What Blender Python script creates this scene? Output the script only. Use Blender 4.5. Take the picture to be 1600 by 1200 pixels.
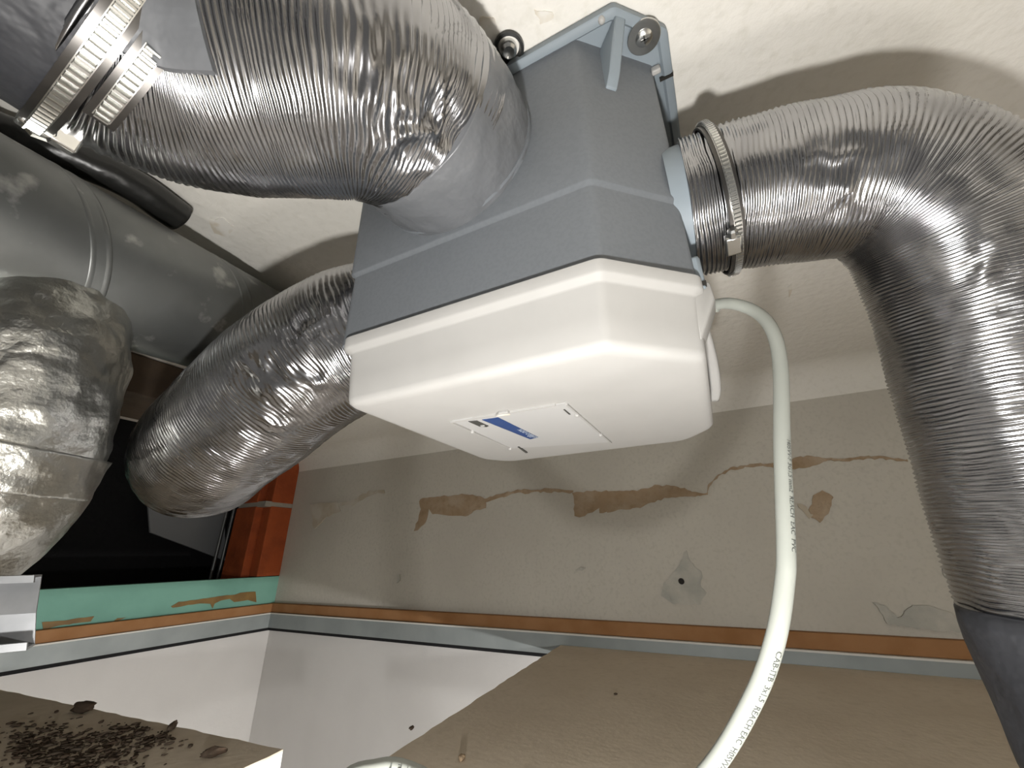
import bpy, bmesh, math, random
import numpy as np
from mathutils import Vector, Matrix

random.seed(7)
S = 0.43                      # metres per modelling unit (the slab hangs one unit above the lens)
C = bpy.context.scene.collection
scn = bpy.context.scene
for o in list(bpy.data.objects): bpy.data.objects.remove(o)

# ------------------------------------------------------------------ camera, world, lights, exposure
FPX, PITCH, ROLL, YAW = 634.625, 0.395363, -0.0158538, -0.458633
def cam_axes():
    cy, sy = math.cos(YAW), math.sin(YAW); cp, sp = math.cos(PITCH), math.sin(PITCH)
    fw = np.array([sy*cp, cy*cp, sp]); r0 = np.array([cy, -sy, 0.0]); u0 = np.cross(r0, fw)
    cr, sr = math.cos(ROLL), math.sin(ROLL)
    return cr*r0 + sr*u0, -sr*r0 + cr*u0, fw
AX_R, AX_U, AX_F = cam_axes()
cd = bpy.data.cameras.new('camera'); cam = bpy.data.objects.new('camera', cd); C.objects.link(cam)
cam.matrix_world = Matrix(((AX_R[0], AX_U[0], -AX_F[0], 0), (AX_R[1], AX_U[1], -AX_F[1], 0), (AX_R[2], AX_U[2], -AX_F[2], 0), (0, 0, 0, 1)))
cd.sensor_width = 36; cd.lens = 36*FPX/1600; cd.clip_start = 0.01; cd.clip_end = 60
scn.camera = cam

w = bpy.data.worlds.new('world'); scn.world = w; w.use_nodes = True
w.node_tree.nodes['Background'].inputs[0].default_value = (1.0, 0.97, 0.92, 1)
w.node_tree.nodes['Background'].inputs[1].default_value = 0.205

def lamp(name, loc, power, size, col, kind='POINT'):
    ld = bpy.data.lights.new(name, kind); ld.energy = power; ld.color = col
    if kind == 'POINT': ld.shadow_soft_size = size
    o = bpy.data.objects.new(name, ld); C.objects.link(o); o.location = [c*S for c in loc]
    return o
lamp('torch_lamp', (-0.06, -0.01, -0.40), 13.0, 0.013, (1.0, 0.98, 0.95))           # the light held just below the lens
lamp('room_lamp', (1.20, 1.50, -0.88), 60.0, 0.02, (1.0, 0.97, 0.95))             # lamp in the room under the boards

fl = lamp('fill_spotlight', (0.35, 0.1, -2.6), 15.0, 0.10, (1.0, 0.97, 0.93), 'SPOT')   # added fill light, aimed up through the hatch to brighten slab and unit
fl.data.shadow_soft_size = 0.10; fl.data.spot_size = math.radians(64); fl.data.spot_blend = 0.5
fl.rotation_euler = Vector((0.04, 0.16, 1.0)).to_track_quat('-Z', 'Y').to_euler()

scn.view_settings.view_transform = 'Standard'; scn.view_settings.look = 'None'
scn.view_settings.gamma = 1; scn.view_settings.use_curve_mapping = False
scn.view_settings.exposure = 0.0

# ------------------------------------------------------------------ helpers
def ray(u, v): return (u-800)*AX_R + (600-v)*AX_U + FPX*AX_F
def on_z(u, v, z): d = ray(u, v); return d*z/d[2]
def on_y(u, v, y): d = ray(u, v); return d*y/d[1]
def on_x(u, v, x): d = ray(u, v); return d*x/d[0]
def far(u, v, D): d = ray(u, v); return d/np.linalg.norm(d)*D

class MB:
    def __init__(self): self.v = []; self.f = []
    def add(self, vs, fs):
        n = len(self.v); self.v += [tuple(map(float, p)) for p in vs]; self.f += [tuple(i+n for i in f) for f in fs]
    def box(self, lo, hi):
        x0, y0, z0 = lo; x1, y1, z1 = hi
        self.add([(x0,y0,z0),(x1,y0,z0),(x1,y1,z0),(x0,y1,z0),(x0,y0,z1),(x1,y0,z1),(x1,y1,z1),(x0,y1,z1)],
                 [(3,2,1,0),(4,5,6,7),(0,1,5,4),(1,2,6,5),(2,3,7,6),(3,0,4,7)])
        return self
    def obox(self, c, ex, ey, ez):                       # oriented box, half-axes ex, ey, ez
        c, ex, ey, ez = map(np.array, (c, ex, ey, ez)); vs = []
        for sz in (-1, 1):
            for sx, sy in ((-1,-1),(1,-1),(1,1),(-1,1)): vs.append(c+sx*ex+sy*ey+sz*ez)
        fs = [(3,2,1,0),(4,5,6,7),(0,1,5,4),(1,2,6,5),(2,3,7,6),(3,0,4,7)]
        if np.dot(np.cross(ex, ey), ez) < 0: fs = [f[::-1] for f in fs]
        self.add(vs, fs); return self
    def loft(self, rings, cap0=True, cap1=True):
        n = len(rings[0]); base = len(self.v); fs = []
        vs = [p for r in rings for p in r]
        for i in range(len(rings)-1):
            for j in range(n):
                k = (j+1) % n; fs.append((i*n+j, i*n+k, (i+1)*n+k, (i+1)*n+j))
        if cap0: fs.append(tuple(range(n-1, -1, -1)))
        if cap1: fs.append(tuple((len(rings)-1)*n+j for j in range(n)))
        self.add(vs, fs); return self
    def prism(self, poly, d):                            # polygon of 3-D points pushed along vector d
        d = np.array(d, float); a = [np.array(p, float) for p in poly]; b = [p+d for p in a]
        return self.loft([a, b])
    def disc_lathe(self, c, axis, prof, n=28):           # prof: (radius, height along axis)
        axis = np.array(axis, float); axis /= np.linalg.norm(axis)
        e1 = np.cross(axis, (0.31, 0.77, 0.55)); e1 /= np.linalg.norm(e1); e2 = np.cross(axis, e1); c = np.array(c, float)
        rings = [[c+axis*h+r*(math.cos(t)*e1+math.sin(t)*e2) for t in np.linspace(0, 2*math.pi, n, endpoint=False)] for r, h in prof]
        return self.loft(rings)

def make(name, mb, m, parent=None, bevel=0, smooth=None, seg=2, kind=None):
    base = np.array(parent.matrix_world.translation)/S if parent else None
    v = np.array(mb.v, float)
    if parent is None:
        lo, hi = v.min(0), v.max(0); org = np.array([(lo[0]+hi[0])/2, (lo[1]+hi[1])/2, lo[2]])
    else: org = base
    me = bpy.data.meshes.new(name); me.from_pydata(((v-org)*S).tolist(), [], mb.f); me.validate(); me.update()
    bm = bmesh.new(); bm.from_mesh(me); bmesh.ops.recalc_face_normals(bm, faces=bm.faces); bm.to_mesh(me); bm.free()
    if smooth is not None:
        me.polygons.foreach_set('use_smooth', [True]*len(me.polygons))
        if smooth < 3.1: me.set_sharp_from_angle(angle=smooth)
    me.materials.append(m)
    o = bpy.data.objects.new(name, me); C.objects.link(o)
    if parent: o.parent = parent
    else: o.location = org*S
    if bevel:
        b = o.modifiers.new('bevel', 'BEVEL'); b.width = bevel*S; b.segments = seg; b.limit_method = 'ANGLE'; b.angle_limit = 0.5
        b.harden_normals = False
        me.polygons.foreach_set('use_smooth', [True]*len(me.polygons)); me.set_sharp_from_angle(angle=1.0)
    if kind: o['kind'] = kind
    bpy.context.view_layer.update()
    return o
def tag(o, label, cat, group=None):
    o['label'] = label; o['category'] = cat
    if group: o['group'] = group
    return o
def thing(name, loc, label, cat, group=None):
    o = bpy.data.objects.new(name, None); o.empty_display_size = 0.02; C.objects.link(o); o.location = [c*S for c in loc]
    bpy.context.view_layer.update(); return tag(o, label, cat, group)
def struct(name, mb, m, parent=None, **k):
    return make(name, mb, m, parent, kind=None if parent else 'structure', **k)

# vectorised value noise
def _h(i, j, k, seed):
    n = (i*73856093 ^ j*19349663 ^ k*83492791 ^ (seed*2654435761 & 0x7fffffff)) & 0x7fffffff
    n = (n ^ (n >> 13))*1274126177 & 0x7fffffff
    n = (n ^ (n >> 16)) & 0xffff
    return n/32767.5 - 1.0
def noise(P, fr, seed=1):
    q = np.asarray(P, float)*fr + 100.0; i = np.floor(q).astype(np.int64); t = q-i; t = t*t*(3-2*t); r = 0
    for a in (0, 1):
        for b in (0, 1):
            for c in (0, 1):
                wgt = (t[..., 0] if a else 1-t[..., 0])*(t[..., 1] if b else 1-t[..., 1])*(t[..., 2] if c else 1-t[..., 2])
                r = r + wgt*_h(i[..., 0]+a, i[..., 1]+b, i[..., 2]+c, seed)
    return r

def catmull(pts, n):
    p = np.array(pts, float); p = np.vstack([2*p[0]-p[1], p, 2*p[-1]-p[-2]]); out = []
    for i in range(1, len(p)-2):
        t = np.linspace(0, 1, 60, endpoint=False)[:, None]; a, b, c, d = p[i-1:i+3]
        out.append(0.5*((2*b)+(-a+c)*t+(2*a-5*b+4*c-d)*t*t+(-a+3*b-3*c+d)*t**3))
    out.append(p[-2][None]); q = np.vstack(out)
    s = np.r_[0, np.cumsum(np.linalg.norm(np.diff(q, axis=0), axis=1))]
    ss = np.linspace(0, s[-1], n)
    return np.stack([np.interp(ss, s, q[:, k]) for k in range(3)], 1), ss
def frames(P, up):
    T = np.gradient(P, axis=0); T /= np.linalg.norm(T, axis=1)[:, None]
    N = np.zeros_like(T); n = np.array(up, float)
    for i in range(len(P)):
        n = n-T[i]*np.dot(n, T[i]); n /= np.linalg.norm(n); N[i] = n
    return T, N, np.cross(T, N)
def sweep(pts, rfun, ns, nseg, up=(0, 0, 1), caps=True):
    P, s = catmull(pts, ns); T, N, B = frames(P, up)
    th = np.linspace(0, 2*math.pi, nseg, endpoint=False)
    D = np.cos(th)[None, :, None]*N[:, None, :] + np.sin(th)[None, :, None]*B[:, None, :]
    base = P[:, None, :] + D*rfun(s[:, None]+0*th[None, :], th[None, :]+0*s[:, None], None)[..., None] if False else None
    r = rfun(s[:, None], th[None, :], P, D)
    V = P[:, None, :] + D*r[..., None]
    mb = MB(); idx = np.arange(ns*nseg).reshape(ns, nseg); nx = np.roll(idx, -1, 1)
    F = np.stack([idx[:-1], nx[:-1], nx[1:], idx[1:]], -1).reshape(-1, 4)
    mb.v = [tuple(p) for p in V.reshape(-1, 3).tolist()]; mb.f = [tuple(f) for f in F.tolist()]
    if caps:
        mb.f.append(tuple(idx[0][::-1].tolist())); mb.f.append(tuple(idx[-1].tolist()))
    return mb
WARP = np.array([[0.62, -0.55, 0.56], [0.71, 0.70, -0.10], [-0.34, 0.46, 0.82]])
def flex(pts, R, pitch, A, patches=(), nseg=112, up=(0, 0, 1), seed=1, broad=0.006, rprof=None, wob=0.5, per=4):
    """flexible duct: a shallow rib every pitch, dents and crushed, creased spots around the points in patches"""
    _, s = catmull(pts, 200); L = s[-1]; ns = int(L/pitch*per)
    def rf(s, th, P, D):
        X = P[:, None, :] + D*R
        m = np.zeros(X.shape[:2])
        for c, sg in patches:
            m = np.maximum(m, np.exp(-((np.linalg.norm(X-np.array(c), axis=-1)/sg)**2)*1.2))
        W = X@WARP; W = W + 0.02*np.stack([noise(W, 22, seed+k) for k in (11, 12, 13)], -1)
        big = noise(W, 15, seed+7)
        ph = s/pitch + wob*noise(X, 9, seed)+0.35*noise(X, 26, seed+3) + 2.2*m*big
        sp = ph-np.floor(ph); tri = np.abs(sp*2-1)**0.8
        amp = A*(0.75+0.45*noise(np.stack([s+0*th, 0.15*np.cos(th)+0*s, 0.15*np.sin(th)+0*s], -1), 60, seed+5))
        r = R + broad*noise(X, 6, seed+1) + 0.25*broad*noise(X, 17, seed+2)
        crease = 0.010*(0.55-2.2*np.abs(noise(W, 24, seed+8))) + 0.010*big + 0.004*noise(W, 55, seed+9)
        r = r + m*(crease-0.004) + (tri-0.5)*amp*(1-0.55*m*np.clip(0.6+1.5*noise(W, 20, seed+10), 0, 1))
        if rprof is not None: r = r + rprof(s/L)
        return r
    return sweep(pts, rf, ns, nseg, up)
def ring(c, axis, R, wid, t0=0, t1=2*math.pi, teeth=0, tooth=0.003, ref=(0, 0, 1), n=240, thick=0.004, inner=0.5):
    """band around a duct: flat edges, a row of worm-drive grooves pressed along the middle"""
    axis = np.array(axis, float)/np.linalg.norm(axis); e1 = np.array(ref, float); e1 -= axis*np.dot(e1, axis); e1 /= np.linalg.norm(e1)
    e2 = np.cross(axis, e1); c = np.array(c, float); closed = abs(t1-t0-2*math.pi) < 1e-6
    if teeth: n = teeth*4
    ts = np.linspace(t0, t1, n, endpoint=not closed); rings = []
    for i, t in enumerate(ts):
        d = math.cos(t)*e1+math.sin(t)*e2; g = tooth*(1 if (i % 4) in (1, 2) else 0) if teeth else 0
        prof = [(0, -1), (thick, -1), (thick, -inner-0.08), (thick+g, -inner), (thick+g, inner), (thick, inner+0.08), (thick, 1), (0, 1)]
        rings.append([c+d*(R+h)+axis*wid/2*w_ for h, w_ in prof])
    mb = MB(); mb.loft(rings+([rings[0]] if closed else []), not closed, not closed); return mb

# ------------------------------------------------------------------ materials
def mat(name, base, rough=0.6, metal=0.0, spec=0.5, noise_=None, bump=None, coat=0):
    """noise_ = list of (scale, detail, colour, lo, hi) layers mixed over the base; bump = (scale, strength, distance)"""
    m = bpy.data.materials.new(name); m.use_nodes = True; nt = m.node_tree; b = nt.nodes['Principled BSDF']
    b.inputs['Base Color'].default_value = (*base, 1); b.inputs['Roughness'].default_value = rough; b.inputs['Metallic'].default_value = metal
    b.inputs['Specular IOR Level'].default_value = spec; b.inputs['Coat Weight'].default_value = coat
    tc = nt.nodes.new('ShaderNodeTexCoord'); prev = None
    for (sc, det, col, lo, hi) in (noise_ or []):
        n = nt.nodes.new('ShaderNodeTexNoise'); n.inputs['Scale'].default_value = sc; n.inputs['Detail'].default_value = det
        nt.links.new(tc.outputs['Object'], n.inputs['Vector'])
        r = nt.nodes.new('ShaderNodeMapRange'); r.inputs[1].default_value = lo; r.inputs[2].default_value = hi
        nt.links.new(n.outputs['Fac'], r.inputs[0])
        x = nt.nodes.new('ShaderNodeMix'); x.data_type = 'RGBA'
        if prev is None: x.inputs[6].default_value = (*base, 1)
        else: nt.links.new(prev, x.inputs[6])
        x.inputs[7].default_value = (*col, 1); nt.links.new(r.outputs[0], x.inputs[0]); prev = x.outputs[2]
    if prev is not None: nt.links.new(prev, b.inputs['Base Color'])
    if bump:
        n = nt.nodes.new('ShaderNodeTexNoise'); n.inputs['Scale'].default_value = bump[0]; n.inputs['Detail'].default_value = 4
        nt.links.new(tc.outputs['Object'], n.inputs['Vector'])
        k = nt.nodes.new('ShaderNodeBump'); k.inputs['Strength'].default_value = bump[1]; k.inputs['Distance'].default_value = bump[2]
        nt.links.new(n.outputs['Fac'], k.inputs['Height']); nt.links.new(k.outputs[0], b.inputs['Normal'])
    return m
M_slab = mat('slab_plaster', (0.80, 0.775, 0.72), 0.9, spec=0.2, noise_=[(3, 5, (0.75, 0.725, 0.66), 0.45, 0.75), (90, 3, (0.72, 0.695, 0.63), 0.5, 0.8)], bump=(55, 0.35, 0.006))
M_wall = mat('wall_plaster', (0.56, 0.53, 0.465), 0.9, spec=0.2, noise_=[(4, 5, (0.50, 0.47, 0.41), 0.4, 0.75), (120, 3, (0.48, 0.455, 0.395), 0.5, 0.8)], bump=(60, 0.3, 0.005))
M_white = mat('white_wall_paint', (0.64, 0.63, 0.615), 0.8, spec=0.2, noise_=[(6, 3, (0.61, 0.60, 0.585), 0.4, 0.7)], bump=(120, 0.1, 0.003))
M_foil = mat('aluminium_foil', (0.40, 0.40, 0.41), 0.225, 1.0, noise_=[(25, 3, (0.31, 0.31, 0.32), 0.45, 0.7)])
M_foil_dull = mat('aluminium_foil_tape', (0.62, 0.62, 0.59), 0.34, 1.0, noise_=[(12, 4, (0.42, 0.42, 0.39), 0.45, 0.7)], bump=(70, 0.6, 0.004))
M_galv = mat('galvanised_steel', (0.24, 0.248, 0.242), 0.42, 0.7, noise_=[(9, 6, (0.18, 0.187, 0.182), 0.42, 0.62), (28, 6, (0.46, 0.46, 0.44), 0.60, 0.70)], bump=(40, 0.08, 0.002))
M_grey = mat('grey_plastic_body', (0.165, 0.178, 0.192), 0.55, spec=0.35, noise_=[(300, 2, (0.155, 0.168, 0.182), 0.45, 0.6)], bump=(500, 0.05, 0.0004))
M_grey2 = mat('light_grey_plastic', (0.245, 0.285, 0.315), 0.5, spec=0.35)
M_cover = mat('white_plastic', (0.43, 0.422, 0.405), 0.45, spec=0.35, noise_=[(40, 3, (0.418, 0.41, 0.393), 0.4, 0.7)])
M_sticker = mat('white_sticker', (0.48, 0.477, 0.468), 0.45, spec=0.35)
M_blue = mat('blue_print', (0.018, 0.055, 0.19), 0.4)
M_dark = mat('dark_print', (0.055, 0.055, 0.05), 0.4)
M_letter = mat('pale_print', (0.62, 0.70, 0.78), 0.5)
M_tape = mat('grey_duct_tape', (0.135, 0.14, 0.148), 0.36, spec=0.5, noise_=[(20, 4, (0.11, 0.115, 0.122), 0.4, 0.7)], bump=(22, 0.5, 0.012))
M_tape_dark = mat('dark_grey_tape', (0.032, 0.033, 0.037), 0.5, spec=0.35, noise_=[(20, 4, (0.025, 0.026, 0.030), 0.4, 0.7)], bump=(22, 0.6, 0.012))
M_steel = mat('zinc_steel', (0.62, 0.62, 0.60), 0.25, 1.0)
M_steel_dark = mat('dark_band_steel', (0.34, 0.33, 0.32), 0.25, 1.0)
M_band = mat('dark_clamp_band', (0.10, 0.095, 0.09), 0.3, 0.9)
M_black = mat('black_rubber', (0.012, 0.012, 0.011), 0.35, spec=0.6, bump=(18, 0.5, 0.01))
M_cable = mat('white_cable_sheath', (0.30, 0.313, 0.283), 0.5, spec=0.3, noise_=[(30, 3, (0.285, 0.296, 0.267), 0.4, 0.7)])
M_ink = mat('cable_ink', (0.07, 0.075, 0.07), 0.6)
M_wood = mat('brown_batten', (0.33, 0.17, 0.075), 0.75, spec=0.2, noise_=[(14, 5, (0.27, 0.13, 0.05), 0.4, 0.7)], bump=(40, 0.3, 0.004))
M_profile = mat('painted_channel', (0.30, 0.33, 0.33), 0.55, 0.2, noise_=[(10, 4, (0.25, 0.28, 0.28), 0.4, 0.7)])
M_lip = mat('channel_edge', (0.62, 0.61, 0.57), 0.6)
M_green = mat('green_plasterboard', (0.195, 0.40, 0.325), 0.85, spec=0.2, noise_=[(5, 4, (0.15, 0.32, 0.26), 0.45, 0.7)], bump=(90, 0.15, 0.003))
M_glue = mat('brown_adhesive', (0.22, 0.13, 0.035), 0.6, noise_=[(30, 4, (0.16, 0.09, 0.025), 0.4, 0.7)])
M_board = mat('brown_board_paper', (0.68, 0.59, 0.47), 0.9, spec=0.15, noise_=[(6, 5, (0.62, 0.53, 0.415), 0.4, 0.7), (60, 4, (0.60, 0.515, 0.40), 0.5, 0.8)], bump=(120, 0.2, 0.003))
M_gyps = mat('gypsum_core', (0.80, 0.79, 0.76), 0.9, spec=0.15, noise_=[(60, 5, (0.62, 0.61, 0.58), 0.5, 0.75)], bump=(70, 0.8, 0.006))
M_dirt = mat('dry_dirt', (0.075, 0.052, 0.037), 0.95, spec=0.1, noise_=[(30, 4, (0.10, 0.08, 0.06), 0.4, 0.7)], bump=(60, 0.8, 0.006))
M_bare = mat('bare_brown_plaster', (0.36, 0.26, 0.165), 0.95, spec=0.1, noise_=[(14, 5, (0.43, 0.34, 0.245), 0.4, 0.7), (50, 4, (0.30, 0.21, 0.125), 0.5, 0.8)], bump=(60, 0.8, 0.008))
M_faint = mat('faint_brown_stain', (0.47, 0.41, 0.32), 0.95, spec=0.1, noise_=[(20, 5, (0.55, 0.51, 0.44), 0.4, 0.62)])
M_fill = mat('grey_filler', (0.39, 0.385, 0.345), 0.95, spec=0.1, noise_=[(18, 5, (0.50, 0.48, 0.425), 0.4, 0.65)], bump=(60, 0.5, 0.006))
M_stain = mat('faint_slab_stain', (0.66, 0.60, 0.50), 0.95, spec=0.1, noise_=[(40, 5, (0.78, 0.755, 0.70), 0.40, 0.55)])
M_hole = mat('hole_dark', (0.02, 0.018, 0.015), 0.9)
M_brick = mat('orange_terracotta', (0.40, 0.090, 0.028), 0.85, spec=0.2, noise_=[(14, 5, (0.28, 0.065, 0.024), 0.4, 0.7)], bump=(50, 0.5, 0.006))
M_mortar = mat('grey_mortar', (0.38, 0.35, 0.30), 0.95, spec=0.1, bump=(60, 0.6, 0.006))
M_void = mat('void_dark', (0.02, 0.02, 0.021), 0.95, spec=0.1, bump=(30, 0.5, 0.01))  # near-black base puts the shade of the void into the colour
M_alu = mat('galvanised_profile', (0.24, 0.245, 0.25), 0.42, 0.6, noise_=[(30, 4, (0.16, 0.165, 0.17), 0.4, 0.7)])
M_beam = mat('dark_beam_wood', (0.075, 0.05, 0.03), 0.7, noise_=[(14, 5, (0.05, 0.032, 0.02), 0.4, 0.7)], bump=(40, 0.3, 0.004))
M_panel = mat('dim_grey_sheet', (0.30, 0.31, 0.32), 0.7)
M_floor = mat('room_floor', (0.42, 0.38, 0.33), 0.7)

# ------------------------------------------------------------------ the setting
XL, YB, ZS = -3.89, 2.82, 1.0
BW = 0.30
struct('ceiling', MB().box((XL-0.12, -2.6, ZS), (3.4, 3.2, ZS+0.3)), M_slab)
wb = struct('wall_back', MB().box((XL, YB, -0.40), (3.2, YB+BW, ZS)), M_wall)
# rounded plaster cove where slab meets wall
cv = [(YB+0.02, ZS+0.02)]+[(YB-0.18+0.18*math.sin(t), ZS-0.18+0.18*math.cos(t)) for t in np.linspace(0, math.pi/2, 12)]
struct('trim_1', MB().loft([[(x, y, z) for y, z in cv] for x in (XL, 3.2)]), M_slab, smooth=0.8)
struct('wall_left', MB().box((XL-0.12, -2.6, -0.40), (XL, YB, -0.165)), M_green)
struct('wall_right', MB().box((3.2, -2.6, -5.6), (3.5, YB+BW, ZS)), M_wall)
struct('wall_lower_back', MB().box((XL, YB+0.004, -5.6), (3.2, YB+BW, -0.405)), M_white)
struct('wall_lower_left', MB().box((XL-0.3, -2.6, -5.6), (XL-0.002, YB+BW, -0.405)), M_white)
struct('floor', MB().box((-9, -6, -5.8), (3.5, 4.2, -5.6)), M_floor)
# behind the opening on the left
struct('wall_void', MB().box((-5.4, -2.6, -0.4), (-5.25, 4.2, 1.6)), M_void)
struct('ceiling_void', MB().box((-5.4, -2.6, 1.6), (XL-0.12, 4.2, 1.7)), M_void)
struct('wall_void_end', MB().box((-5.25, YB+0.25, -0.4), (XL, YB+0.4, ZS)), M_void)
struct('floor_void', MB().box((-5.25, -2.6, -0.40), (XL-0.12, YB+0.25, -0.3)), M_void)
# brown battens and metal edge channel along both walls
def ledge(name, a, b, m, along):
    y0, z0, y1, z1 = a[0], a[1], b[0], b[1]
    if along == 'back': return struct(name, MB().box((XL, YB-y1, z0), (3.2, YB-y0, z1)), m)
    return struct(name, MB().box((XL+y0, -2.6, z0), (XL+y1, YB, z1)), m)
struct('trim_2', MB().box((XL, YB-0.045, -0.46), (3.2, YB+0.002, -0.387)), M_wood, bevel=0.004)
struct('trim_3', MB().box((XL, -2.6, -0.46), (XL+0.045, YB-0.046, -0.389)), M_wood, bevel=0.004)
def channel_back():
    t = MB(); t.box((XL+0.05, YB-0.058, -0.575), (3.2, YB-0.050, -0.462)); return t
o = struct('trim_4', MB().box((XL+0.062, YB-0.062, -0.578), (3.2, YB-0.040, -0.470)), M_profile)
make('channel_lip', MB().box((XL+0.055, YB-0.068, -0.470), (3.2, YB-0.038, -0.461)), M_lip, o)
o = struct('trim_5', MB().box((XL+0.040, -2.6, -0.578), (XL+0.062, YB-0.041, -0.470)), M_profile)
make('channel_lip', MB().box((XL+0.038, -2.6, -0.470), (XL+0.068, YB-0.041, -0.461)), M_lip, o)

make('shadow_strip', MB().box((XL+0.03, YB-0.034, -0.604), (3.2, YB+0.003, -0.5785)), M_void, bpy.data.objects['trim_4'])  # dark strips paint in the shadow line under both edge channels
make('shadow_strip', MB().box((XL-0.001, -2.6, -0.604), (XL+0.034, YB-0.035, -0.5785)), M_void, bpy.data.objects['trim_5'])
# plaster damage on the back wall (thin raised / bare pieces of the wall)
def blob(pts, step=9.0, jit=2.2, seed=0):
    rnd = random.Random(seed); out = []; n = len(pts)
    for i in range(n):
        a, b = pts[i], pts[(i+1) % n]; L = math.hypot(b[0]-a[0], b[1]-a[1]); k = max(1, int(L/step))
        for j in range(k):
            t = j/k; out.append((a[0]+(b[0]-a[0])*t+rnd.uniform(-jit, jit), a[1]+(b[1]-a[1])*t+rnd.uniform(-jit, jit)))
    return out
def c3(p): return [(420+.3625*x, 660+.3625*y) for x, y in p]
def c4(p): return [(950+.36875*x, 660+.36875*y) for x, y in p]
def strip(pts, wd):
    a, b = [], []
    for i, p in enumerate(pts):
        q0, q1 = pts[max(i-1, 0)], pts[min(i+1, len(pts)-1)]; dx, dy = q1[0]-q0[0], q1[1]-q0[1]; L = math.hypot(dx, dy)
        a.append((p[0]+dy/L*wd, p[1]-dx/L*wd)); b.append((p[0]-dy/L*wd, p[1]+dx/L*wd))
    return a+b[::-1]
def patch_y(name, px, m, parent, y=YB, th=0.004, seed=0, jit=1.5, step=5):
    poly = [on_y(u, v, y) for u, v in blob(px, step, jit, seed)]
    return make(name, MB().prism(poly, (0, -th, 0)), m, parent)
bare = [c3([(650,330),(740,318),(800,312),(880,308),(930,330),(940,370),(885,378),(865,402),(770,402),(705,395),(690,375),(670,440),(640,462),(622,468),(640,420),(655,372)]),
        c3([(1310,302),(1420,296),(1500,297),(1600,295),(1600,362),(1540,376),(1500,378),(1425,392),(1425,372),(1375,395),(1335,412),(1318,400)]),
        c4([(0,295),(60,298),(130,290),(200,268),(280,266),(350,290),(395,308),(340,316),(270,318),(240,322),(180,342),(140,360),(50,366),(0,385)]),
        strip(c3([(930,338),(985,320),(1060,300),(1130,296),(1200,293),(1310,297)]), 2.6),
        strip(c4([(360,302),(420,305),(432,260),(470,225),(520,198),(600,182),(690,180),(740,172)]), 1.8),
        c4([(640,178),(720,172),(800,150),(860,140),(940,152),(930,166),(870,185),(820,198),(760,195),(690,190)]),
        strip(c4([(930,158),(1020,157),(1100,148),(1180,152),(1270,163)]), 2.0),
        c4([(870,312),(910,288),(955,315),(945,350),(930,390),(900,425),(862,405),(850,370),(862,345)]),
        strip(c3([(300,352),(360,348),(400,325),(440,302),(500,297)]), 2.8),
        c3([(180,352),(300,345),(310,380),(250,410),(200,460),(190,420)]),
        c4([(800,345),(830,350),(865,395),(850,408)])]
for i, p in enumerate(bare): patch_y('bare_patch', p, M_faint if i in (8, 9, 10) else M_bare, wb, seed=i, th=0.0026+0.0007*i)
fills = [c4([(330,540),(350,590),(400,640),(390,690),(420,720),(390,775),(330,772),(270,765),(225,735),(235,680),(290,625),(310,590)]),
         c4([(1120,760),(1170,775),(1225,830),(1290,770),(1340,775),(1440,800),(1540,890),(1440,885),(1280,870),(1180,850),(1150,800)]),
         c4([(1410,620),(1440,610),(1445,645),(1420,655)]), c3([(1320,636),(1345,626),(1366,628),(1350,642)]), c3([(555,655),(570,652),(572,680),(560,690)])]
for i, p in enumerate(fills): patch_y('filler_patch', p, M_fill, wb, seed=20+i, th=0.0121+0.0007*i)
h = on_y(1065, 908, YB)
make('drill_hole', MB().disc_lathe(h-np.array([0, .0155, 0]), (0, 1, 0), [(0.017, 0), (0.015, 0.004)], 14), M_hole, wb)
for i, p in enumerate([[(750,25),(775,28),(777,42),(760,47),(748,40)], [(835,15),(862,18),(866,30),(845,36)], [(325,345),(350,340),(365,355),(355,372),(335,362)], [(1232,448),(1238,443),(1236,462),(1233,463)]]):
    poly = [on_z(u, v, ZS) for u, v in blob(p, 5, 1.6, 40+i)]
    make('plaster_stain', MB().prism(poly, (0, 0, -0.002)), M_stain, bpy.data.objects['ceiling'])

# adhesive smears on the green board strip
wl = bpy.data.objects['wall_left']
def c5(p): return [(p_[0]*.3, 840+p_[1]*.3) for p_ in p]
for i, p in enumerate([c5([(890,358),(930,335),(1060,318),(1160,303),(1225,296),(1250,288),(1330,280),(1334,338),(1290,325),(1220,335),(1195,318),(1150,328),(1115,345),(1105,370),(1095,345),(1040,342),(980,352),(900,366)]),
                       c5([(218,440),(330,432),(440,415),(490,408),(470,438),(380,448),(290,462),(225,485)]), c5([(590,435),(610,420),(655,415),(620,430)])]):
    poly = [on_x(u, v, XL) for u, v in blob(p, 6, .5, 60+i)]
    make('adhesive_smear', MB().prism(poly, (0.004, 0, 0)), M_glue, wl)

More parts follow.
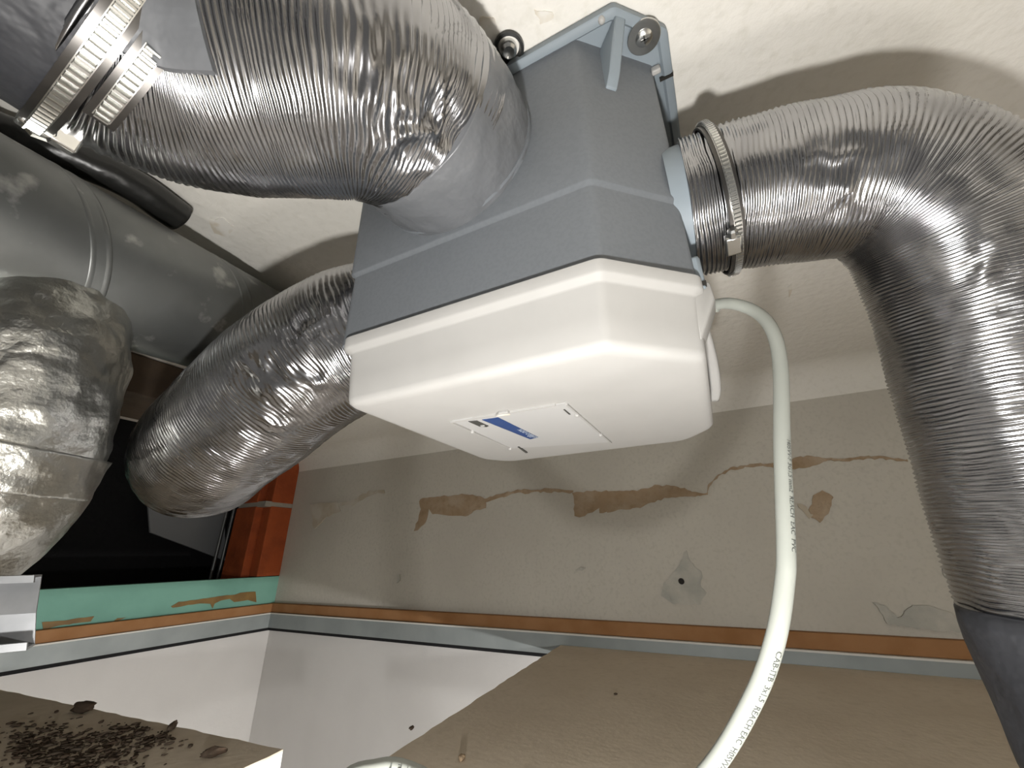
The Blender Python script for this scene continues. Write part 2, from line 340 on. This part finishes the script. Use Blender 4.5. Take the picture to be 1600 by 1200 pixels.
# ------------------------------------------------------------------ boards of the suspended ceiling
def board(name, poly, z, th, label, seed):
    rnd = random.Random(seed); t = thing(name, (np.mean([p[0] for p in poly]), np.mean([p[1] for p in poly]), z-th), label, 'board')
    out = []
    n = len(poly)
    for i in range(n):
        a, b = np.array(poly[i]), np.array(poly[(i+1) % n]); k = max(1, int(np.linalg.norm(b-a)/0.05))
        for j in range(k): out.append(a+(b-a)*j/k+(np.array([rnd.uniform(-.004, .004), rnd.uniform(-.004, .004)]) if j else 0))
    make('gypsum_core', MB().prism([(x, y, z-th) for x, y in out], (0, 0, th-0.006)), M_gyps, t)
    make('paper_face', MB().prism([(x, y, z-0.006) for x, y in out], (0, 0, 0.006)), M_board, t)
    return t
ZBRD = -0.526
b1 = board('ceiling_board', [(-0.975, 1.06), (3.19, 1.06), (3.19, YB-0.064), (-1.055, YB-0.064)], ZBRD, 0.045, 'wide brown paper-faced ceiling board lying below the white cable at lower right', 3)
b2 = board('ceiling_board', [(-1.30, 1.06), (-3.82, 0.88), (-3.82, -2.0), (-1.15, -2.0)], ZBRD, 0.085, 'brown ceiling board with a broken white edge and dirt on top at lower left', 4)
def lump(c, r, sq, seed, sub=2):
    bm = bmesh.new(); bmesh.ops.create_icosphere(bm, subdivisions=sub, radius=1); v = np.array([p.co[:] for p in bm.verts])
    f = [tuple(q.index for q in fc.verts) for fc in bm.faces]; bm.free()
    v = v*(1+0.3*noise(v, 1.7, seed)+0.15*noise(v, 4, seed+1))[:, None]
    a = random.Random(seed).uniform(0, 3.14); v = v*np.array(sq)*r
    v = np.stack([v[:, 0]*math.cos(a)-v[:, 1]*math.sin(a), v[:, 0]*math.sin(a)+v[:, 1]*math.cos(a), v[:, 2]], 1)
    v[:, 2] -= v[:, 2].min(); return v+np.array(c), f
mb = MB(); rnd = random.Random(11)
for i in range(850):
    cx, cy = rnd.choice([(60, 1175, ), (130, 1165), (190, 1150), (240, 1150), (100, 1185), (170, 1180), (60,1150)])
    u, v = cx+rnd.gauss(0, 34), cy+rnd.gauss(0, 14)
    if v < 1084+u*.205: continue
    p = on_z(u, v, ZBRD)
    if p[0] > -1.36 or p[1] > 0.98: continue
    vv, ff = lump(p, rnd.choice([.002, .003, .004, .005, .008]), (2.0, .9, .5), i, 1); mb.add(vv, ff)
o = make('loose_dirt', mb, M_dirt, smooth=3.2, kind='stuff'); tag(o, 'scattered dark dirt lying on the brown board at lower left', 'dirt')
for (u, v, r, lab) in ((127, 1114, .034, 'long dark dirt clump nearest the far edge of the lower left board'), (268, 1140, .020, 'small reddish brown dirt clump right of the loose dirt patch'),
                       (332, 1184, .022, 'lone dark dirt clump nearest the broken white board corner')):
    vv, ff = lump(on_z(u, v, ZBRD), r, (1.6, .55, .5), int(u), 3); m_ = MB(); m_.add(vv, ff)
    tag(make('dirt_clump', m_, M_dirt, smooth=3.2), lab, 'dirt clump')
for (u, v, r, lab) in ((962, 1086, .006, 'tiny dark crumb on the wide brown board below the drill hole'), (643, 1141, .009, 'dark crumb on the cut edge of the wide brown board'), (722, 1188, .012, 'pale torn paper crumb at the bottom of the wide brown board')):
    vv, ff = lump(on_z(u, v, ZBRD), r, (1.4, .8, .6), int(u), 2); m_ = MB(); m_.add(vv, ff)
    tag(make('crumb', m_, M_dirt if u != 722 else M_bare, smooth=3.2), lab, 'crumb')

# ------------------------------------------------------------------ ventilation unit
fan = thing('ventilation_unit', (-0.31, 0.83, 0.25), 'grey and white box ventilation unit hung from the plastered slab', 'fan unit')
def rounded(poly, rad, seg=6):
    out = []; n = len(poly)
    for i in range(n):
        p = np.array(poly[i], float); a = np.array(poly[i-1], float)-p; b = np.array(poly[(i+1) % n], float)-p
        la, lb = np.linalg.norm(a), np.linalg.norm(b); a /= la; b /= lb; r = rad[i] if isinstance(rad, (list, tuple)) else rad
        half = math.acos(max(-1, min(1, np.dot(a, b))))/2; t = min(r/math.tan(half), la*.45, lb*.45)
        p0, p1 = p+a*t, p+b*t
        for k in range(seg+1):
            s = k/seg; out.append((1-s)**2*p0+2*s*(1-s)*p+s*s*p1)
    return out
def offset(poly, d):                                      # inward by d (polygon is counter-clockwise)
    out = []; n = len(poly)
    for i in range(n):
        p = np.array(poly[i], float); a = p-np.array(poly[i-1], float); b = np.array(poly[(i+1) % n], float)-p
        na = np.array([-a[1], a[0]])/np.linalg.norm(a); nb = np.array([-b[1], b[0]])/np.linalg.norm(b)
        m_ = (na+nb)/(1+np.dot(na, nb)); out.append(p+m_*d)
    return out
def lofted(poly, rad, levels, seg=6):
    rings = []
    for z, d in levels:
        rings.append([(q[0], q[1], z) for q in rounded(offset(poly, d), rad, seg)])
    return MB().loft(rings)
BODY = [(-0.668, 0.516), (-0.098, 0.516), (0.036, 0.640), (0.036, 1.16), (-0.668, 1.16)]
brd = [.02, .03, .02, .03, .03]
# mounting flange with its rim
FL = [(-0.72, 0.493), (-0.010, 0.493), (0.078, 0.580), (0.078, 1.30), (-0.72, 1.30)]
make('mounting_flange', lofted(FL, [.02, .02, .02, .02, .02], [(0.999, 0.004), (0.994, 0), (0.978, 0), (0.974, 0.005), (0.974, 0.017), (0.980, 0.022)]), M_grey2, fan, smooth=0.7)
body = make('body', lofted(BODY, brd, [(0.985, -0.006), (0.965, -0.001), (0.80, -0.001), (0.594, 0.0), (0.590, 0.0012), (0.584, 0.0055), (0.581, 0.006), (0.41, 0.004)]), M_grey, fan, smooth=0.9)
# gusset fin on the chamfered corner
c0 = np.array([-0.046, 0.562, 0.978]); nrm = np.array([0.68, -0.735, 0]); tg = np.array([0.735, 0.68, 0])
fin = [c0+nrm*0.066, c0-nrm*0.02, c0-nrm*0.02+np.array([0, 0, -.125]), c0+nrm*0.004+np.array([0, 0, -.125]), c0+nrm*0.020+np.array([0, 0, -.105])]
make('gusset_fin', MB().prism([p-tg*0.012 for p in fin], tg*0.024), M_grey2, fan, bevel=0.003)
# fixing screw with washer, rivet, keyhole, snap clip
sc = on_z(1006, 58, 0.974)
wsh = make('washer', MB().disc_lathe(sc+np.array([0, 0, .002]), (0, 0, -1), [(0.033, 0), (0.033, .004), (.032, .005), (.016, .005), (.015, .003)], 36), M_steel, fan, smooth=0.5)
sh = MB().disc_lathe(sc, (0, 0, -1), [(0.017, 0), (0.017, .004), (.012, .008), (.006, .009)], 24)
scr = make('screw_head', sh, M_steel, wsh, smooth=0.6)
for ex, ey in (((.008, 0, 0), (0, .0016, 0)), ((0, .008, 0), (.0016, 0, 0))): make('cross_recess', MB().obox(sc+np.array([0, 0, -.0088]), ex, ey, (0, 0, .0008)), M_steel_dark, wsh)
make('rivet', MB().disc_lathe(on_z(940, 32, 0.972), (0, 0, -1), [(0.007, -.004), (0.0065, .003), (.003, .006)], 16), M_cover, fan, smooth=0.8)
make('keyhole', MB().box(on_z(990, 70, 0.974)+np.array([-.008, -.006, -.001]), on_z(990, 70, 0.974)+np.array([.008, .006, .004])), M_cover, fan)
kc = on_z(1026, 113, 0.96)
make('snap_clip', MB().box(kc+np.array([-.010, -.007, -.002]), kc+np.array([.009, .005, .015])), M_cover, fan, bevel=.003)
make('flange_slit', MB().box((0.050, 0.668, 0.9725), (0.0785, 0.675, 0.99)), M_hole, fan)
# side tab below the right port, its slot, and the white wedge under it
make('side_tab', MB().box((0.012, 0.645, 0.400), (0.043, 0.70, 0.470)), M_grey2, fan, bevel=.006)
make('tab_slot', MB().box((0.020, 0.6435, 0.406), (0.044, 0.70, 0.414)), M_hole, fan)

# white cover
COV = [(-0.652, 0.511), (-0.100, 0.511), (0.038, 0.634), (0.034, 1.08), (-0.045, 1.19), (-0.60, 1.19), (-0.668, 1.10)]
crd = [.03, .03, .03, .08, .06, .06, .06]
lv = [(0.4205, 0.004), (0.4185, 0.0), (0.398, 0.0), (0.393, 0.002), (0.386, 0.010), (0.381, 0.0115), (0.330, 0.0145), (0.288, 0.017), (0.280, 0.019), (0.275, 0.0245), (0.2725, 0.032), (0.272, 0.042), (0.272, 0.10)]
cover = make('white_cover', lofted(COV, crd, lv, 8), M_cover, fan, smooth=0.9)
ZC = 0.272
def flat(px, th, z=ZC): return MB().prism([on_z(u, v, z) for u, v in px], (0, 0, -th))
make('label_sticker', flat([(707, 657), (884, 629), (954, 690), (800, 700)], .0015), M_sticker, cover)
make('blue_stripe', flat([(753, 654.5), (778.5, 651), (841, 682), (828, 685)], .0025), M_blue, cover)
make('dark_badge', flat([(731.5, 657), (745, 656), (763.5, 664), (760.5, 665.8), (749, 665)], .0025), M_dark, cover)
make('arrow_mark', flat([(750.5, 663.2), (757, 662.3), (757.5, 664.3), (752, 664.6)], .0032), M_sticker, cover)
make('vent_slit', flat([(880, 638.5), (882.5, 638.2), (891.5, 645.8), (889, 646.4)], .0025), M_dark, cover)
make('vent_slit', flat([(808.5, 697.2), (811, 696.5), (824.5, 706.2), (821.5, 707)], .0025), M_dark, cover)
make('latch_notch', flat([(773.5, 646.8), (779, 642.6), (793, 640.5), (797.5, 643)], .006), M_cover, cover, bevel=.001)
make('latch_shadow_gap', flat([(775, 646.2), (781, 643.6), (796.5, 642.4), (797, 643.8)], .0068), M_stain, cover)
def bar(px, th, z=ZC):                                   # thin raised line along pixels on the cover's underside
    a, b = (on_z(*p, z) for p in px); d = (b-a); L = np.linalg.norm(d); d /= L; n = np.array([-d[1], d[0], 0])
    return MB().obox((a+b)/2+np.array([0, 0, -th/2]), d*L/2, n*0.0022, (0, 0, th/2))
for px in (((704, 658), (797, 699)), ((706, 658), (868, 631)), ((885, 630), (955, 691))): make('label_ridge', bar(px, .004), M_cover, cover)
for u, v in ((738, 672.5), (797, 699), (901, 646), (938, 677)): make('hinge_pin', MB().disc_lathe(on_z(u, v, ZC), (0, 0, -1), [(.005, 0), (.005, .006), (.003, .008)], 12), M_cover, cover, smooth=.8)
# white wedge and cable guard on the right flank
make('cable_wedge', MB().prism([(0.016, 0.632, 0.418), (0.050, 0.656, 0.418), (0.052, 0.660, 0.385), (0.016, 0.636, 0.300)], (0, 0.05, 0)), M_cover, cover, bevel=.004)
gp = [(.020, .70, .388), (.030, .80, .388), (.036, .90, .372), (.035, .98, .345), (.028, 1.02, .330)]
make('cable_guard', sweep(gp, lambda s, th, P, D: 0.008+0.004*np.abs(np.sin(th))+0*s, 40, 16), M_cover, cover, smooth=3.2)
# lettering on the blue stripe
def text_mesh(s, size):
    cu = bpy.data.curves.new('t', 'FONT'); cu.body = s; cu.size = size; cu.resolution_u = 2
    o = bpy.data.objects.new('t', cu); C.objects.link(o); dg = bpy.context.evaluated_depsgraph_get(); dg.update()
    me = bpy.data.meshes.new_from_object(o.evaluated_get(dg)); v = np.array([p.co[:] for p in me.vertices]); f = [tuple(p.vertices) for p in me.polygons]
    bpy.data.objects.remove(o); bpy.data.curves.remove(cu); bpy.data.meshes.remove(me); return v, f
a, b = on_z(838, 681.8, ZC), on_z(812, 668.8, ZC)
v, f = text_mesh('hygro box', 1.0); L = v[:, 0].max()-v[:, 0].min(); d = (b-a); D_ = np.linalg.norm(d); d /= D_; n = np.array([d[1], -d[0], 0]) if np.dot([d[1], -d[0]], [0, -1]) > 0 else np.array([-d[1], d[0], 0])
k = D_/L; tm = MB(); tm.add([a+d*(p[0]-v[:, 0].min())*k+n*(p[1]-.3)*k*1.2+np.array([0, 0, -.0032]) for p in v], f)
make('lettering', tm, M_letter, cover)

# ------------------------------------------------------------------ upper left flexible duct
def cap_ring_pts(c, ax, R): pass
duct1 = thing('flexible_duct', (-0.45, 0.33, 0.55), 'large ribbed aluminium duct from the front of the unit to the upper left', 'duct')
p1 = [(-0.383, 0.43, 0.782), (-0.392, 0.37, 0.775), (-0.430, 0.285, 0.75), (-0.520, 0.215, 0.735), (-0.605, 0.155, 0.725), (-0.650, 0.085, 0.72), (-0.655, 0.02, 0.72)]
pt = [(far(580, 125, .70), .045), (far(630, 90, .70), .06), (far(615, 170, .72), .05), (far(625, 230, .75), .05), (far(690, 190, .78), .05), (far(700, 60, .7), .05), (far(660, 250, .8), .03)]
make('ribbed_sleeve', flex(p1, 0.181, 0.0068, 0.0068, pt, nseg=144, seed=3), M_foil, duct1, smooth=3.2)
def wrinkle(R, a, fr, seed, taper=None):
    def rf(s, th, P, D):
        X = P[:, None, :]+D*R; r = R+a*noise(X, fr, seed)+.5*a*noise(X*np.array([1, 1, 1]), fr*2.7, seed+1)+0*s
        if taper is not None: r = r+taper(s/s.max())
        return r
    return rf
make('tape_wrap', sweep([(-0.385, 0.512, 0.786), (-0.384, 0.48, 0.784), (-0.386, 0.43, 0.780), (-0.392, 0.385, 0.776)], wrinkle(0.182, .0035, 14, 5, lambda t: .004*np.sin(t*3.1)), 40, 96), M_tape, duct1, smooth=3.2)
make('collar', MB().disc_lathe((-0.385, 0.530, 0.786), (0, -1, 0), [(0.182, 0), (0.182, .02), (.186, .024), (.186, .03), (.17, .03)], 72), M_grey, fan, smooth=.6)
AXL = np.array([-0.03, -1.0, 0.0]); CL = np.array([-0.655, 0.045, 0.72])
hc = make('hose_clamp', ring(CL, AXL, 0.189, 0.034), M_band, duct1, smooth=.5)
make('thread_strip', ring(CL, AXL, 0.1925, 0.019, teeth=120, tooth=.006, inner=.8), M_steel, hc, smooth=.4)
make('band_tail', ring(CL+np.array([0.0, 0.036, 0]), AXL, 0.191, 0.032, t0=3.25, t1=3.95, n=30), M_band, hc, smooth=.5)
make('thread_strip', ring(CL+np.array([0.0, 0.036, 0]), AXL, 0.1945, 0.018, t0=3.3, t1=3.9, teeth=13, tooth=.006, inner=.8), M_steel, hc, smooth=.4)
sp = far(64, 196, 0.93)
make('clamp_screw', MB().disc_lathe(sp, -sp, [(0.020, -.03), (0.020, .0), (.016, .006), (.013, .004), (.006, .001)], 8), M_steel, hc, smooth=.5)
make('clamp_housing', MB().obox(sp+np.array([-.01, .01, .02]), (.022, 0, -.012), (0, .03, 0), (.012, 0, .02)), M_steel, hc, bevel=.004)
fp, _ = catmull(p1, 100)
def flap(s_, th, P, D):
    t = (th-3.60)/0.10; e = (5.9-th)/0.10
    return 0.150+0.0395*np.clip(np.minimum(t, e), 0, 1)+0*s_+0.002*noise(P[:, None, :]+D*.18, 20, 8)
make('tape_flap', sweep(fp[57:85], flap, 24, 180), M_tape, duct1, smooth=0.8)
pipe1 = thing('taped_pipe', (-0.66, -0.4, 0.53), 'dark grey taped pipe clamped to the large duct at the top left corner', 'pipe')
make('pipe_wall', sweep([(-0.656, 0.055, 0.72), (-0.665, -0.1, 0.72), (-0.675, -0.4, 0.72), (-0.70, -0.9, 0.72)], wrinkle(0.183, .003, 12, 9), 90, 96), M_tape_dark, pipe1, smooth=3.2)

# ------------------------------------------------------------------ right flexible duct
duct2 = thing('flexible_duct', (0.40, 0.86, -0.10), 'ribbed aluminium duct bending down beside the wall on the right', 'duct')
p2 = [(0.046, 0.742, 0.652), (0.14, 0.746, 0.650), (0.26, 0.760, 0.636), (0.365, 0.785, 0.612), (0.430, 0.825, 0.540), (0.453, 0.872, 0.42), (0.450, 0.905, 0.27), (0.443, 0.925, 0.08), (0.438, 0.94, -0.11)]
pt = [(far(1320, 240, .85), .055), (far(1330, 300, .88), .035), (far(1440, 270, .88), .04), (far(1480, 215, .85), .04), (far(1415, 370, .9), .03), (far(1540, 410, .92), .03), (far(1590, 510, .95), .03), (far(1585, 650, .95), .05)]
make('ribbed_sleeve', flex(p2, 0.136, 0.0078, 0.0065, pt, nseg=120, seed=13, wob=.6, rprof=lambda t: .005*np.exp(-((t-.46)/.17)**2)), M_foil, duct2, smooth=3.2)
make('collar', MB().disc_lathe((0.020, 0.742, 0.652), (1, 0, 0), [(0.128, 0), (0.128, .06), (.124, .065), (.12, .065)], 64), M_grey2, fan, smooth=.6)
hc2 = make('hose_clamp', ring((0.102, 0.745, 0.652), (1, 0.04, 0.08), 0.141, 0.024), M_band, duct2, smooth=.5)
make('thread_strip', ring((0.102, 0.745, 0.652), (1, 0.04, 0.08), 0.1445, 0.013, teeth=130, tooth=.0045, inner=.8), M_steel, hc2, smooth=.4)
q = np.array([0.104, 0.745, 0.652])+0.149*np.array([0, -0.30, -0.954])
make('clamp_housing', MB().obox(q, (.014, 0, 0), (0, .018, -.006), (0, .003, .009)), M_steel, hc2, bevel=.004)
make('clamp_screw', MB().disc_lathe(q+np.array([0, -0.016, .004]), (0, -.95, .3), [(0.009, 0), (0.009, .012), (.006, .016)], 8), M_steel, hc2, smooth=.5)
make('tape_end', sweep([(0.441, 0.937, -0.09), (0.44, 0.94, -0.16), (0.445, 0.93, -0.28), (0.45, 0.91, -0.45), (0.455, 0.90, -0.75), (0.455, 0.90, -1.4)], wrinkle(0.148, .007, 11, 21, lambda t: -.022*np.clip((t-.2)*2.5, 0, 1)), 60, 80, (1, 0, 0)), M_tape_dark, duct2, smooth=3.2)

# ------------------------------------------------------------------ lower left flexible duct
duct3 = thing('flexible_duct', (-1.1, 0.72, 0.15), 'ribbed aluminium duct from the left side of the unit curving behind the steel pipe', 'duct')
p3 = [(-0.690, 0.72, 0.56), (-0.735, 0.685, 0.545), (-0.80, 0.655, 0.515), (-0.923, 0.625, 0.452), (-1.08, 0.63, 0.385), (-1.25, 0.65, 0.325), (-1.42, 0.70, 0.30), (-1.60, 0.82, 0.32), (-1.80, 0.96, 0.38), (-2.1, 1.15, 0.47)]
pt = [(far(490, 505, 1.0), .07), (far(530, 460, .95), .05), (far(480, 610, 1.0), .06), (far(520, 640, .98), .06), (far(410, 590, 1.05), .06), (far(440, 650, 1.1), .05), (far(425, 730, 1.15), .04)]
make('ribbed_sleeve', flex(p3, 0.183, 0.0085, 0.0055, pt, nseg=120, seed=31, wob=.6), M_foil, duct3, smooth=3.2)

# ------------------------------------------------------------------ galvanised pipe with taped branch
steel = thing('steel_duct', (-1.39, 0.3, 0.5), 'dull galvanised round steel duct with a foil taped branch at the left', 'duct')
dv = np.array([-0.183, 0.975, 0.126]); P0 = np.array([-1.385, 0.40, 0.728])
def onpipe(y): return P0+dv*(y-0.40)/dv[1]
make('pipe_wall', sweep([onpipe(y) for y in (-1.2, -0.4, 0.3, 0.97)], lambda s, th, P, D: 0.184+0*s+0*th, 30, 96), M_galv, steel, smooth=3.2)
def bead(yc, k=0.34):                                    # seam ring swaged a little askew of the pipe's axis
    ax = dv/np.linalg.norm(dv); e1 = np.cross(ax, (0, 0, 1)); e1 /= np.linalg.norm(e1); e2 = np.cross(e1, ax); rings = []
    for t in np.linspace(0, 2*math.pi, 96, endpoint=False):
        d = math.cos(t)*e1+math.sin(t)*e2; c = onpipe(yc)-ax*k*d[2]*0.184
        rings.append([c+d*(0.1835+h)+ax*w_ for w_, h in ((-.024, 0), (-.018, .0014), (-.013, .0016), (-.009, .0004), (.009, .0004), (.013, .0016), (.018, .0014), (.024, 0), (.02, -.004), (-.02, -.004))])
    return MB().loft(rings+[rings[0]], False, False)
for y in (0.195, 0.575): make('seam_bead', bead(y), M_galv, steel, smooth=3.2)
br = sweep([(-1.378, 0.240, 0.72), (-1.378, 0.245, 0.45), (-1.380, 0.265, 0.25), (-1.405, 0.255, 0.11), (-1.47, 0.20, 0.02), (-1.60, 0.13, -0.03), (-1.8, 0.05, -0.05)], wrinkle(0.160, .006, 16, 41, lambda t: .026*np.clip((t-.12)*8, 0, 1)), 150, 120, (1, 0, 0))
brp = make('foil_taped_branch', br, M_foil_dull, steel, smooth=3.2)
make('foil_tape_band', sweep([(-1.378, 0.243, 0.435), (-1.378, 0.244, 0.40), (-1.379, 0.25, 0.34)], wrinkle(0.182, .006, 22, 47), 30, 110, (1, 0, 0)), M_foil_dull, steel, smooth=3.2)
make('foil_tape_band', sweep([(-1.380, 0.265, 0.24), (-1.395, 0.260, 0.15)], wrinkle(0.193, .004, 22, 49), 16, 110, (1, 0, 0)), M_foil_dull, steel, smooth=3.2)
tube = sweep([(-1.36, -0.3, .925), (-1.36, 0.0, .925), (-1.30, 0.14, .93), (-1.28, 0.27, .945), (-1.305, .395, .95)], lambda s, th, P, D: 0.044+.006*noise(P[:, None, :]+D*.05, 18, 3)+0*s, 60, 28)
tag(make('black_hose', tube, M_black, smooth=3.2), 'black plastic hose end tucked between the steel duct and the slab', 'hose')

# ------------------------------------------------------------------ eye screw on the slab left of the unit
e = on_z(795, 73, 1.0)
eye = thing('ceiling_screw', e, 'black ringed screw in the slab beside the unit flange', 'screw')
make('rubber_ring', MB().disc_lathe(e+np.array([0, 0, .001]), (0, 0, -1), [(0.028, 0), (0.033, .006), (.032, .013), (.026, .014), (.023, .006), (.022, 0)], 28), M_black, eye, smooth=.8)
make('screw_head', MB().disc_lathe(e, (0, 0, -1), [(0.017, 0), (0.017, .016), (.012, .021), (.004, .018)], 20), M_steel, eye, smooth=.6)

# ------------------------------------------------------------------ white power cable with printing
cab = thing('power_cable', (0.05, 0.6, -0.2), 'white power cable looping from the unit down across the brown board', 'cable')
def rt(u, v, t): return ray(u, v)/FPX*t
cp = [np.array([0.057, 0.712, 0.398]), rt(1104, 479, .74), rt(1140, 474, .70), rt(1180, 487, .66), rt(1206, 515, .62), rt(1219, 570, .58), rt(1222, 700, .51), rt(1228, 850, .455), rt(1226, 910, .44), rt(1211, 1000, .425), rt(1178, 1090, .425), rt(1112, 1200, .43),
      rt(1010, 1300, .42), rt(860, 1335, .40), rt(720, 1255, .375), rt(640, 1212, .365), rt(590, 1207, .36), rt(530, 1240, .36), rt(490, 1400, .38), np.array([-.25, .34, -.9]), np.array([-.25, .34, -1.8])]
RC = 0.0096
make('sheath', sweep(cp, lambda s, th, P, D: RC+0*s+0*th, 500, 20), M_cable, cab, smooth=3.2)
CP, CS = catmull(cp, 1500); CT, _, _ = frames(CP, (0, 0, 1))
def print_on(text, u0v0, ang, size):
    pr = np.stack([800+FPX*(CP@AX_R)/(CP@AX_F), 600-FPX*(CP@AX_U)/(CP@AX_F)], 1); i0 = np.argmin(np.hypot(pr[:, 0]-u0v0[0], pr[:, 1]-u0v0[1])); s0 = CS[i0]
    v, f = text_mesh(text, size); out = []
    for x, y, _ in v:
        s = s0+x; c = np.array([np.interp(s, CS, CP[:, k]) for k in range(3)]); t = np.array([np.interp(s, CS, CT[:, k]) for k in range(3)]); t /= np.linalg.norm(t)
        vd = -c-t*np.dot(-c, t); vd /= np.linalg.norm(vd); sd = np.cross(vd, t)
        if np.dot(sd, AX_R) < 0: sd = -sd
        a_ = ang+(y-size*.35)/RC; out.append(c+(RC+.0004)*(math.cos(a_)*vd+math.sin(a_)*sd))
    m_ = MB(); m_.add(out, f); return m_
for args in (('H05VV-F 3G1,5 mm2  REACH  EAC  PVC', (1222, 690), 0.85, .0078), ('CAB-ITB  3x1,5  REACH EAC  H05VV-F', (1213, 1012), 0.7, .0085), ('REACH EAC 3G1,5 H05VV-F', (720, 1255), 0.2, .009)):
    make('printed_text', print_on(*args), M_ink, cab)

# ------------------------------------------------------------------ metal profile at the left
pr = thing('metal_profile', (-1.7, -1.1, -0.12), 'shiny folded metal profile with its cut end in the dark at the left edge', 'profile')
zt, zb_ = -0.020, -0.120
pe, pd = np.array([-1.000, 0.306, 0.0]), np.array([-0.45, -0.893, 0.0]); pn = np.array([-0.893, 0.45, 0.0])
outline = [(0, zt), (0, zt-.010), (.008, zt-.010), (.008, zt-.003), (.044, zt-.003), (.033, (zt+zb_)/2-.004), (.044, zb_+.003), (.008, zb_+.003), (.008, zb_+.010), (0, zb_+.010), (0, zb_), (.048, zb_), (.038, (zt+zb_)/2-.004), (.048, zt)]
make('channel', MB().loft([[pe+pd*(k if k else -0.22*(zt-z))+pn*(a_-.048)+np.array([0, 0, z]) for a_, z in outline] for k in (0, 3.1)]), M_alu, pr)

# ------------------------------------------------------------------ what stands in the dark behind the opening
pier = thing('brick_pier', (-4.15, 2.75, -0.3), 'orange terracotta block pier standing in the dark opening beside the wall corner', 'pier')
for z0, z1 in ((-0.298, 0.455), (0.495, 0.995)):
    make('brick', MB().box((-4.32, 2.53, z0), (-4.015, YB+0.24, z1)), M_brick, pier, bevel=.008)
    make('brick', MB().box((-4.012, 2.60, max(z0, -.16)), (-3.892, YB+0.24, z1)), M_brick, pier, bevel=.008)
make('mortar_joint', MB().box((-4.31, 2.54, 0.45), (-3.9, YB+0.24, 0.50)), M_mortar, pier)
for i, (u, lab) in enumerate(((351, 'thin grey vertical pipe in the dark, left one of the pair by the orange pier'), (362, 'thin grey vertical pipe in the dark, right one of the pair by the orange pier'))):
    b = on_x(u-9, 850, -4.75)
    tag(make('thin_pipe', MB().disc_lathe((b[0], b[1], -0.298), (0, 0, 1), [(0.016, 0), (0.016, 1.295)], 16), M_galv, smooth=.6), lab, 'pipe')
tag(make('wooden_beam', MB().box((-3.1, -0.6, 0.785), (-2.6, 1.55, 0.998)), M_beam, bevel=.01), 'dim dark brown beam under the slab behind the branch of the steel duct', 'beam')
gpx = [on_x(u, v, -4.95) for u, v in ((225, 700), (352, 700), (352, 876), (235, 832))]
tag(make('grey_panel', MB().prism(gpx, (-0.03, 0, 0)), M_panel, bevel=.004), 'dim grey sheet panel hanging in the dark opening behind the thin pipes', 'panel')
